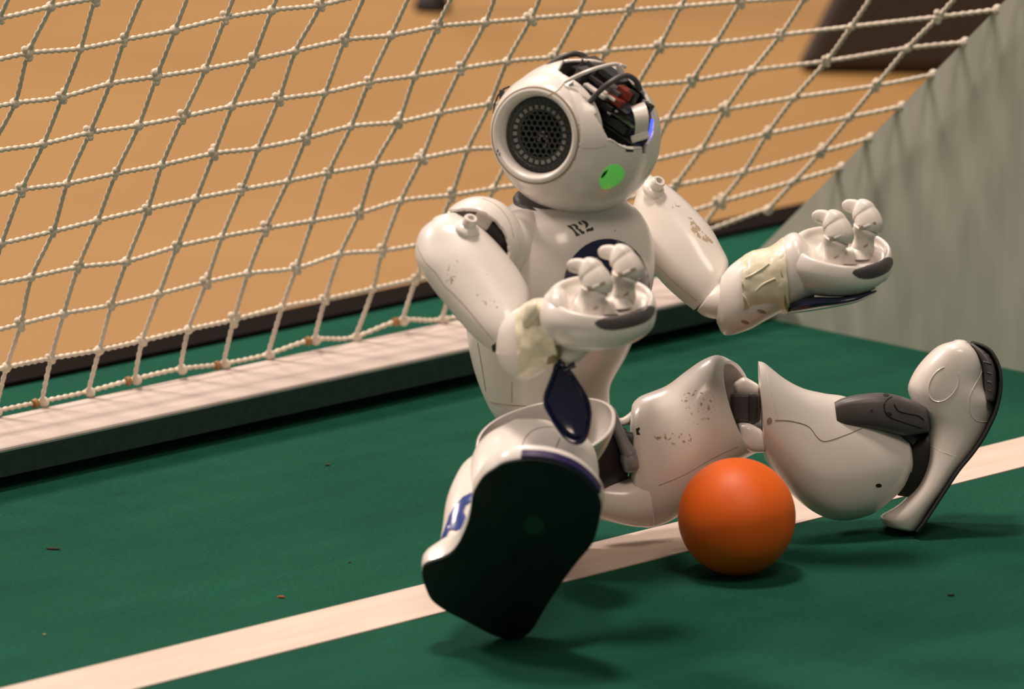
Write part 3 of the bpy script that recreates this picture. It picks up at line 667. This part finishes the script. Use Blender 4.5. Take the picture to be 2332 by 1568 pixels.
def hand(key, f, parent, pad):
    """f maps right-hand photo coordinates (x,y,z) to a point; builds palm bowl, fingers, pad"""
    def vec(dx, dy, dz):
        return f(1372+dx, 675+dy, dz)-f(1372, 675, 0)
    b = vec(-14, 47, 82)
    lv = [(1378, 692, -14, 50, 5, .50), (1377, 690, -12, 82, 8, .74), (1375, 686, -8, 99, 10, .87), (1373, 677, -1, 105, 10, .92), (1372, 674, 0, 109, 10, .955), (1371, 674, 0, 114, 10, 1.0),
          (1369, 682, -3, 122, 13, 1.06), (1364, 702, -8, 130, 15, 1.10), (1359, 724, -16, 130, 14, 1.05), (1352, 748, -26, 114, 8, .90), (1348, 766, -36, 90, 2, .66), (1346, 780, -44, 54, -2, .38), (1346, 785, -48, 22, -2, .14)]
    rows = catmull([list(map(float, q)) for q in lv], 3)
    rings = [(f(q[0], q[1], q[2]), vec(q[3], q[4], 0), b*q[5], 2.25) for q in rows]
    vs, fs = loft_mesh(rings, 48, 0, 0)
    h = build('hand', vs, fs, 'white', parent, key=key)
    def fchain(name, st_):
        rows = catmull([list(map(float, s)) for s in st_], 5); pts = [f(*r[:3]) for r in rows]; rg = []
        for i, p in enumerate(pts):
            t = (pts[min(len(pts)-1, i+1)]-pts[max(0, i-1)]).normalized(); a = t.cross(-DV).normalized(); bb = a.cross(t).normalized()
            sc = (f(1373, 675, 0)-f(1372, 675, 0)).length; r = rows[i][3]*sc*1.07
            rg.append((p, a*r, bb*r*0.95, 3.0))
        vs, fs = loft_mesh(rg, 24, 3, 9); return build(name, vs, fs, 'cream', h, key=key+name, autos=35)
    mount = [(1295, 712, 1300, 716, 6), ]
    def fl(name, pr, t0):
        rows = catmull([list(map(float, s)) for s in pr], 4)
        rg = [((f(r[0], r[1], r[4])+f(r[2], r[3], r[4]))/2, (f(r[0], r[1], r[4])-f(r[2], r[3], r[4]))/2, vec(0, 0, r[5]), 2.5) for r in rows]
        vs, fs = loft_mesh(rg, 28, 3, 5); return build(name, vs, fs, 'cream', h, autos=40)
    fl('finger_mount', [(1284, 716, 1412, 714, 5, 42), (1292, 702, 1400, 700, 4, 38), (1304, 684, 1385, 684, 2, 30), (1312, 668, 1370, 668, 0, 24)], 0)
    fl('finger_mount', [(1368, 706, 1442, 700, -20, 40), (1376, 690, 1440, 684, -24, 34), (1392, 672, 1434, 670, -28, 26)], 0)
    A, B = (0, 0, 0), (68, -34, -42)
    for dx, dy, dz, sc in ((0, 0, 10, 1.0), (70, -33, -36, 0.98)):
        g = lambda x, y, z, r: (1352+(x-1352)*sc+dx, 700+(y-700)*sc+dy, z+dz, r*sc)
        fchain('finger', [g(1350, 714, 12, 24), g(1351, 706, 16, 27), g(1352, 690, 20, 24), g(1352, 676, 24, 25), g(1352, 666, 28, 28), g(1354, 660, 30, 31)])
        fchain('finger', [g(1360, 659, 26, 30), g(1361, 650, 27, 34), g(1357, 636, 26, 32), g(1350, 624, 22, 29), g(1346, 619, 20, 30), g(1338, 613, 16, 27), g(1332, 611, 12, 19), g(1320, 606, 8, 17), g(1306, 605, 4, 15), g(1301, 606, 2, 12)])
        c = f(*g(1358, 652, 56, 0)[:3]); u = vec(1, 0, 0)
        vs, fs = box_w(c, vec(20, -9, 0), vec(1, 3.4, 0), vec(0, 0, 4)); build('knuckle_slot', vs, fs, 'seam', h, smooth=False)
        vs, fs = box_w(f(*g(1357, 652, 58, 0)[:3]), vec(9, -4, 0), vec(1.4, 3.6, 0), vec(0, 0, 4)); bevel_obj(build('knuckle_pin', vs, fs, 'cream', h, smooth=False), 0.0006)
        vs, fs = box_w(f(*g(1357, 701, 42, 0)[:3]), vec(5, -3, 0), vec(0.5, 1.2, 0), vec(0, 0, 3)); build('knuckle_slot', vs, fs, 'seam', h, smooth=False)
    decal('finger_pad', key, pad, 'dark', h, thick=1.5, dome=2.0, rings=6, smooth_poly=2)
    return h
HZ = 800
padR = [(1354, 735), (1359, 730), (1376, 723), (1403, 719), (1430, 714), (1457, 703), (1475, 697), (1487, 697), (1491, 706), (1484, 721), (1466, 735), (1430, 746), (1394, 751), (1367, 747)]
hR = hand('handR', lambda x, y, z: P(x, y, HZ+z), robot, padR)
# left hand: the same hand, a little smaller in the photo and turned a few degrees
def fL(x, y, z):
    s, a = 0.935, math.radians(4.0); dx, dy = (x-1372)*s, (y-675)*s
    return P(1920+dx*math.cos(a)-dy*math.sin(a), 562+dx*math.sin(a)+dy*math.cos(a), 190+z*s)
padL = [(1941, 621), (1946, 614), (1965, 608), (1985, 602), (2005, 595), (2017, 587), (2027, 586), (2033, 594), (2030, 607), (2020, 619), (2000, 629), (1978, 634), (1955, 632)]
hL = hand('handL', fL, robot, padL)
# left arm
ul = [(1448, 446, 1478, 396, -60, 44), (1440, 480, 1512, 416, -55, 64), (1444, 522, 1548, 444, -45, 74), (1456, 560, 1580, 474, -32, 78), (1476, 601, 1616, 514, -14, 78), (1508, 643, 1644, 564, 6, 74), (1546, 679, 1659, 598, 24, 66), (1580, 706, 1652, 632, 38, 54)]
vs, fs = loft_mesh(pair_rings(ul, 5, 2.25), 40, 10, 3)
uaL = build('upper_arm', vs, fs, 'white', robot, key='uaL', autos=60)
boss(1491, 426, 8, 'bossL', uaL, (0.42, -0.6, 0.68))
groove('seam', 'uaL', [(1470, 574), (1500, 605), (1540, 645), (1588, 684)], uaL, r=0.9)
decal('scuff', 'uaL', [(1572, 504), (1580, 502), (1590, 514), (1602, 530), (1618, 544), (1626, 552), (1618, 556), (1600, 546), (1584, 536), (1573, 522)], 'scuff', uaL, thick=0.5, rings=4)
decal('scuff', 'uaL', [(1566, 494), (1572, 492), (1577, 499), (1570, 499)], 'scuff', uaL, thick=0.5, rings=2)
decal('specks', 'uaL', ell(1540, 470, 18, 8, 0.5, 14), 'speck', uaL, thick=0.4, rings=3)
pair_loft('elbow_gap', [(1584, 710, 1655, 628, 42, 48), (1590, 706, 1652, 634, 48, 46)], 'black', robot, cap0=2, cap1=2)
el = pair_loft('elbow', [(1588, 708, 1640, 640, 55, 46), (1604, 720, 1650, 640, 62, 50), (1630, 726, 1662, 650, 70, 50), (1655, 722, 1680, 660, 76, 46)], 'white', robot, cap0=6, cap1=6, key='elL')
fl_ = [(1646, 626, 1634, 738, 92, 40), (1664, 604, 1652, 763, 104, 60), (1700, 579, 1702, 752, 120, 72), (1745, 566, 1748, 728, 138, 78), (1778, 545, 1790, 706, 152, 78)]
vs, fs = loft_mesh(pair_rings(fl_, 5, 2.3), 40, 8, 10)
faL = build('forearm', vs, fs, 'white', robot, key='faL')
tl = [(1684, 588, 1694, 722, 122, 84), (1712, 571, 1728, 716, 132, 88), (1748, 563, 1764, 712, 142, 90), (1783, 540, 1796, 714, 156, 88)]
vs, fs = loft_mesh(pair_rings(tl, 6, 2.2), 48, None, None)
tpL = build('tape_wrap', vs, fs, 'tape', faL, key='tpL', solid=3); wrinkle(tpL, 0.0022, 0.011, 2)
for l in ([(1683, 640), (1720, 622), (1752, 600)], [(1684, 646), (1694, 670), (1706, 696)], [(1722, 662), (1740, 646), (1766, 634)]):
    groove('tape_fold', 'tpL', l, faL, r=3.0, mat='tape', dz=220)
pair_loft('dirty_tape_edge', [(1776, 610, 1786, 640, 232, 8), (1778, 650, 1790, 680, 222, 10), (1784, 690, 1796, 714, 205, 10)], 'dirt', faL, cap0=4, cap1=4)
for q in ((1697, 733, 10, 4), (1735, 709, 11, 4)): decal('screw_slot', 'faL', ell(*q, 0.3, 12), 'seam', faL, thick=0.6, rings=2, dz=190)
# wrist-to-hand bridge of the left hand
pair_loft('wrist', [(1774, 548, 1790, 704, 156, 76), (1800, 530, 1808, 694, 166, 80), (1822, 534, 1830, 684, 172, 74), (1850, 570, 1850, 676, 178, 50)], 'white', robot, e=2.3, cap1=14)
pair_loft('wrist', [(1240, 672, 1262, 800, 770, 70), (1262, 652, 1282, 788, 785, 74), (1284, 658, 1300, 786, 788, 62)], 'white', robot, e=2.3, cap1=10)
# blue covers under the hands: one in place, one hanging loose
pair_loft('hand_cover', [(1794, 692, 1795, 714, 170, 40), (1824, 679, 1826, 711, 175, 62), (1852, 675, 1856, 707, 178, 70), (1907, 676, 1908, 698, 182, 72), (1950, 670, 1952, 688, 186, 62), (1992, 660, 1992, 668, 190, 40)], 'navy', hL, e=2.2, cap0=2, cap1=6)
bc = [(1266, 821), (1251, 862), (1238, 897), (1237, 917), (1243, 937), (1258, 964), (1281, 995), (1300, 1009), (1315, 1013), (1330, 1007), (1342, 986), (1347, 958), (1348, 935), (1342, 908), (1327, 879), (1312, 856), (1303, 844), (1290, 834), (1280, 818)]
bc = catmull([list(q) for q in bc+[bc[0]]], 3)[:-1]
bx0, by0 = 1298, 925; vs, fs = [], []; m_ = len(bc)
for fr, dz in ((0.0, -20), (0.35, -19), (0.66, -16), (0.80, -12), (0.84, -1), (0.90, 4), (0.97, 4), (1.0, 0), (0.99, -10), (0.9, -20), (0.6, -30), (0.0, -36)):
    vs += [P(lerp(bx0, q[0], fr), lerp(by0, q[1], fr), 780+dz+(q[1]-by0)*fr*0.12) for q in bc]
for l in range(11):
    for i in range(m_):
        j = (i+1) % m_; fs.append((l*m_+i, l*m_+j, (l+1)*m_+j, (l+1)*m_+i))
hc = build('hand_cover', vs, fs, 'navy', robot, autos=50, key='coverR')
tube('cover_clip', [P(1285, 842, 780), P(1300, 834, 784), P(1310, 830, 784)], [5*K, 6*K, 7*K], 'navy', hc)
tube('cover_clip', [P(1276, 806, 770), P(1272, 824, 778), P(1264, 842, 782)], [8*K, 7*K, 6*K], 'navy', hc)

# --- head -------------------------------------------------------------------------
HC = P(1316, 309, 300); HR = 174
EA = (RV*(-0.45)-UV*0.10-DV*0.88).normalized()      # out of the right ear
HF = (RV*0.75-UV*0.55-DV*0.35); HF = (HF-EA*HF.dot(EA)).normalized()
HU = EA.cross(HF).normalized()
op = [(1294, 176), (1306, 186), (1294, 195), (1314, 205), (1336, 232), (1354, 243), (1360, 256), (1354, 263), (1368, 284), (1384, 314), (1396, 319), (1414, 330), (1437, 336), (1462, 333), (1463, 350), (1470, 350), (1471, 331), (1480, 322), (1488, 303), (1489, 276), (1484, 240), (1471, 212), (1448, 190), (1424, 160), (1408, 146), (1360, 138), (1330, 134), (1290, 120), (1270, 160)]
EC0 = HC+EA*(118*K)-HU*(6*K)-HF*(32*K)
bm = bmesh.new(); bmesh.ops.create_icosphere(bm, subdivisions=7, radius=1.0)
dl = []
for v in bm.verts:
    n = v.co.normalized(); q = HC+(RV*n.x*1.069+UV*n.y-DV*n.z)*(HR*K); v.co = q
for f in bm.faces:
    c = f.calc_center_median(); x, y = proj(c)
    if inside(x, y, op) and (c-HC).dot(-DV) > -0.12*HR*K: dl.append(f); continue
    rel = c-EC0; al = rel.dot(EA)
    if al > -60*K and (rel-EA*al).length < 112*K: dl.append(f)
bmesh.ops.delete(bm, geom=dl, context='FACES'); bm.verts.ensure_lookup_table(); bm.verts.index_update()
vs = [v.co.copy() for v in bm.verts]; fs = [tuple(v.index for v in f.verts) for f in bm.faces]; bm.free()
head = build('head', vs, fs, 'white', robot, key='head', solid=8)
# ear: ring with a speaker grille
EC = HC+EA*(118*K)-HU*(6*K)-HF*(32*K)
ear = lathe('ear', EC, EA, [(137, -30), (133, -14), (123, 12), (113, 30), (103, 38), (97, 39), (93, 36), (89, 28), (86, 14), (84, 0)], 'white', head, n=72, key='ear', autos=60, close=False)
lathe('ear_seam', EC, EA, [(109.6, 33.6), (108.6, 35.6), (107, 36.4), (106, 36.6)], 'seam', ear, n=60, close=False)
lathe('grille_back', EC, EA, [(84, -6), (84, -2)], 'black', ear, n=48)
ga = (RV-EA*RV.dot(EA)).normalized(); gb2 = EA.cross(ga)
def gpt2(u, v, h): return EC+ga*(u*K)+gb2*(v*K)+EA*(h*K)
# plate with hexagonal holes
vs, fs = [], []; cell = 8.3
def hexr(cx, cy, r, h):
    k = len(vs)
    for i in range(6):
        q = math.pi/3*i+math.pi/6; vs.append(gpt2(cx+r*math.cos(q), cy+r*math.sin(q), h))
    return k
hx = cell*math.sqrt(3)
for j in range(-6, 7):
    for i in range(-6, 7):
        cx, cy = (i+(0.5 if j % 2 else 0))*hx, j*cell*1.5
        if math.hypot(cx, cy) > 52: continue
        o0, o1, o2 = hexr(cx, cy, cell+0.03, 8), hexr(cx, cy, cell*0.78, 8), hexr(cx, cy, cell*0.78, 0)
        for t in range(6):
            u = (t+1) % 6; fs += [(o0+t, o0+u, o1+u, o1+t), (o1+t, o1+u, o2+u, o2+t)]
build('speaker_grille', vs, fs, 'grille', ear, smooth=False)
lathe('grille_rim', EC, EA, [(84.5, 0), (84.5, 8), (80, 14), (74, 14), (70, 9), (62, 7.5), (52, 7.5), (50, 4)], 'grille', ear, n=60, close=False)
for i in range(26):
    q = 2*math.pi*i/26; c = gpt2(62*math.cos(q), 62*math.sin(q), 10); rd = (ga*math.cos(q)+gb2*math.sin(q)); td = EA.cross(rd)
    vs, fs = box_w(c, rd*(4.6*K), td*(4.4*K), EA*(2.4*K)); bevel_obj(build('ear_light', vs, fs, 'led_cell', ear, smooth=False), 1.2*K)
for i in range(40):
    q = 2*math.pi*(i+0.5)/40; c = gpt2(76*math.cos(q), 76*math.sin(q), 14.5); rd = (ga*math.cos(q)+gb2*math.sin(q)); td = EA.cross(rd)
    vs, fs = box_w(c, rd*(3*K), td*(2.6*K), EA*(0.6*K)); build('vent_cell', vs, fs, 'charcoal', ear, smooth=False)
for u, v, r in ((4, 2, 9), (14, -6, 7), (-2, -10, 6), (12, -24, 6), (18, -14, 5)):
    lathe('speaker_lens', gpt2(u, v, 8), EA, [(r, 0), (r*0.92, 3), (r*0.6, 5.5), (r*0.2, 6.5)], 'glass', ear, n=16)
for q in ((1133, 345), (1138, 349), (1131, 352), (1138, 353), (1134, 342)): decal('microphone_hole', 'ear', ell(*q, 1.6, 1.8, 0, 8), 'black', ear, thick=0.5, rings=1)
groove('seam', 'ear', [(1241, 231), (1248, 218), (1264, 210), (1276, 200), (1288, 184)], ear, r=1.2, dz=420)
# far ear loop: a thin dark wire at the left of the head
tube('ear_wire', [P(*q) for q in ((1160, 197, 330), (1146, 203, 320), (1134, 218, 316), (1126, 238, 316), (1124, 258, 322))], 2.2*K, 'black', head)
box('ear_plug', P(1143, 215, 325), V(6, 0, 0), V(0, 11, 0), V(0, 0, 8), 'charcoal', head, 0.0006)
# eye
decal('eye_light', 'head', [(1365, 416), (1366, 404), (1372, 392), (1382, 380), (1396, 374), (1410, 376), (1420, 386), (1422, 396), (1414, 412), (1398, 424), (1382, 430), (1370, 428)], 'eye', head, thick=0.8, dome=2, rings=5, smooth_poly=2)
decal('eye_lens', 'head', [(1368, 402), (1374, 392), (1382, 386), (1384, 387), (1378, 397), (1370, 405)], 'black', head, thick=2.2, rings=2)
decal('camera_slot', 'head', [(1425, 340), (1442, 341), (1442, 346), (1425, 345)], 'black', head, thick=0.6, rings=2)
groove('seam', 'head', [(1295, 328), (1320, 336), (1350, 338), (1384, 332)], head, r=0.6)
groove('rim_edge', 'head', [(1384, 317), (1396, 321), (1414, 333), (1437, 339), (1460, 336)], head, r=2.0, mat='white', dz=430)
# frame arcs over the open top
def arc(name, pts, r, mat, n=8):
    rows = catmull([list(map(float, p)) for p in pts], 6); return tube(name, [P(*q) for q in rows], [r*K]*len(rows), mat, head, n)
arc('frame_arc', [(1286, 187, 440), (1320, 170, 450), (1360, 155, 440), (1400, 146, 410), (1424, 152, 380)], 4.5, 'white')
arc('frame_arc', [(1232, 168, 330), (1255, 145, 330), (1285, 128, 325), (1312, 122, 315), (1335, 132, 300), (1352, 155, 290)], 6.5, 'dark')
arc('frame_arc', [(1344, 232, 440), (1365, 208, 452), (1392, 186, 450), (1424, 172, 430), (1446, 182, 410), (1458, 205, 395)], 6.5, 'dark')
tube('frame_post', [P(1408, 148, 400), P(1416, 165, 392)], 8*K, 'white', head, n=12)
# electronics: boards, chips, connectors, ribbon
def hb(name, px, py, z, a, b, c, mat, bev=0.0005):
    return box(name, P(px, py, z), HF*(a*K), EA*(b*K), HU*(c*K), mat, head, bev)
hb('inner_frame', 1400, 262, 330, 76, 62, 34, 'charcoal'); hb('inner_frame', 1375, 200, 280, 66, 70, 22, 'black')
hb('inner_frame', 1345, 165, 300, 22, 30, 30, 'dark'); hb('inner_frame', 1322, 178, 360, 10, 22, 26, 'dark')
hb('inner_frame', 1372, 190, 330, 40, 14, 5, 'dark'); hb('inner_frame', 1400, 175, 330, 30, 26, 8, 'charcoal')
hb('circuit_board', 1405, 248, 372, 74, 48, 2.2, 'pcb'); hb('circuit_board', 1412, 292, 366, 66, 44, 2.0, 'pcb')
hb('connector', 1356, 208, 408, 30, 10, 4, 'cream'); hb('connector', 1385, 216, 410, 24, 9, 4, 'cream')
hb('connector', 1402, 228, 412, 22, 11, 8, 'red'); hb('connector', 1425, 212, 400, 20, 14, 10, 'red'); hb('connector', 1438, 220, 398, 12, 12, 12, 'black')
hb('chip', 1378, 240, 408, 24, 12, 9, 'black'); hb('chip', 1400, 205, 395, 22, 20, 6, 'dark'); hb('chip', 1420, 250, 404, 14, 10, 2, 'metal')
hb('chip', 1388, 258, 420, 5, 5, 3, 'metal'); hb('chip', 1404, 254, 420, 4, 4, 3, 'metal'); hb('chip', 1468, 232, 380, 5, 5, 4, 'metal')
hb('chip', 1400, 280, 405, 34, 8, 10, 'charcoal'); hb('chip', 1412, 285, 412, 14, 6, 9, 'dark'); hb('connector', 1474, 250, 362, 8, 12, 14, 'black')
vs, fs = box_w(P(1482.5, 291, 392), V(3, -19, 0), V(3.2, 0.5, 0), V(0, 0, 4)); build('led_strip', vs, fs, 'led', head, smooth=False)
vs, fs = box_w(P(1363, 146, 300), V(7, 3, 0), V(-3, 6, 0), V(0, 0, 4)); build('led_strip', vs, fs, 'led', head, smooth=False)
rb = catmull([[1432, 262, 1428, 262, 360], [1433, 243, 1462, 236, 392], [1438, 246, 1468, 234, 420], [1444, 262, 1476, 256, 436], [1447, 285, 1478, 280, 436], [1445, 308, 1476, 300, 426]], 6)
vs, fs = [], []
for r in rb: vs += [P(r[0], r[1], r[4]), P(r[2], r[3], r[4]-4), P(r[0], r[1], r[4]-3), P(r[2], r[3], r[4]-7)]
for k in range(len(rb)-1):
    a, b = k*4, k*4+4; fs += [(a, a+1, b+1, b), (a+2, b+2, b+3, a+3), (a, b, b+2, a+2), (a+1, a+3, b+3, b+1)]
build('ribbon_cable', vs, fs, 'cream', head, autos=40)
box('ribbon_socket', P(1458, 312, 420), V(20, -6, 0), V(2, 8, 0), V(0, 0, 8), 'cream', head, 0.0008)

# ------------------------------------------------------------------ crumbs on the carpet
def crumb(px, py, sx, sy, mat, label, seed, twig=False):
    global BASE
    g = ground(px, py); r = random.Random(seed); bm = bmesh.new(); bmesh.ops.create_icosphere(bm, subdivisions=2, radius=1.0)
    for v in bm.verts:
        k = 1+r.uniform(-0.25, 0.25); v.co = Vector((v.co.x*sx*k, v.co.y*sy*k, (v.co.z*0.6+0.5)*sy*k))
    me = bpy.data.meshes.new('carpet_crumb'); bm.to_mesh(me); bm.free()
    o = link('carpet_crumb', me, None, [mat]); o.location = g; o.rotation_euler = (0, 0, -YAW+r.uniform(-0.3, 0.3)); tag(o, label, 'crumb', 'crumbs on the carpet'); return o
crumb(119, 1251, 0.0042, 0.0011, 'bit_dark', 'dark twig-like crumb on the carpet at far left', 1)
crumb(640, 1361, 0.0021, 0.0011, 'bit_red', 'rust-red crumb lying just behind the goal line', 2)
crumb(746, 1060, 0.0013, 0.0010, 'bit_dark', 'tiny dark crumb on the carpet in front of the back board', 3)
crumb(2165, 1356, 0.0020, 0.0011, 'bit_dark', 'dark crumb on the carpet at lower right beyond the ball', 4)
crumb(695, 1474, 0.0012, 0.0009, 'bit_pale', 'pale brown crumb on the carpet in front of the goal line', 5)
crumb(101, 1446, 0.0009, 0.0008, 'bit_pale', 'pale speck on the carpet at lower left behind the line', 6)
crumb(796, 1281, 0.0009, 0.0007, 'bit_dark', 'tiny dark speck on the carpet left of the black sole', 7)
crumb(936, 1396, 0.0007, 0.0006, 'bit_red', 'tiny rust speck lying on the white goal line', 8)
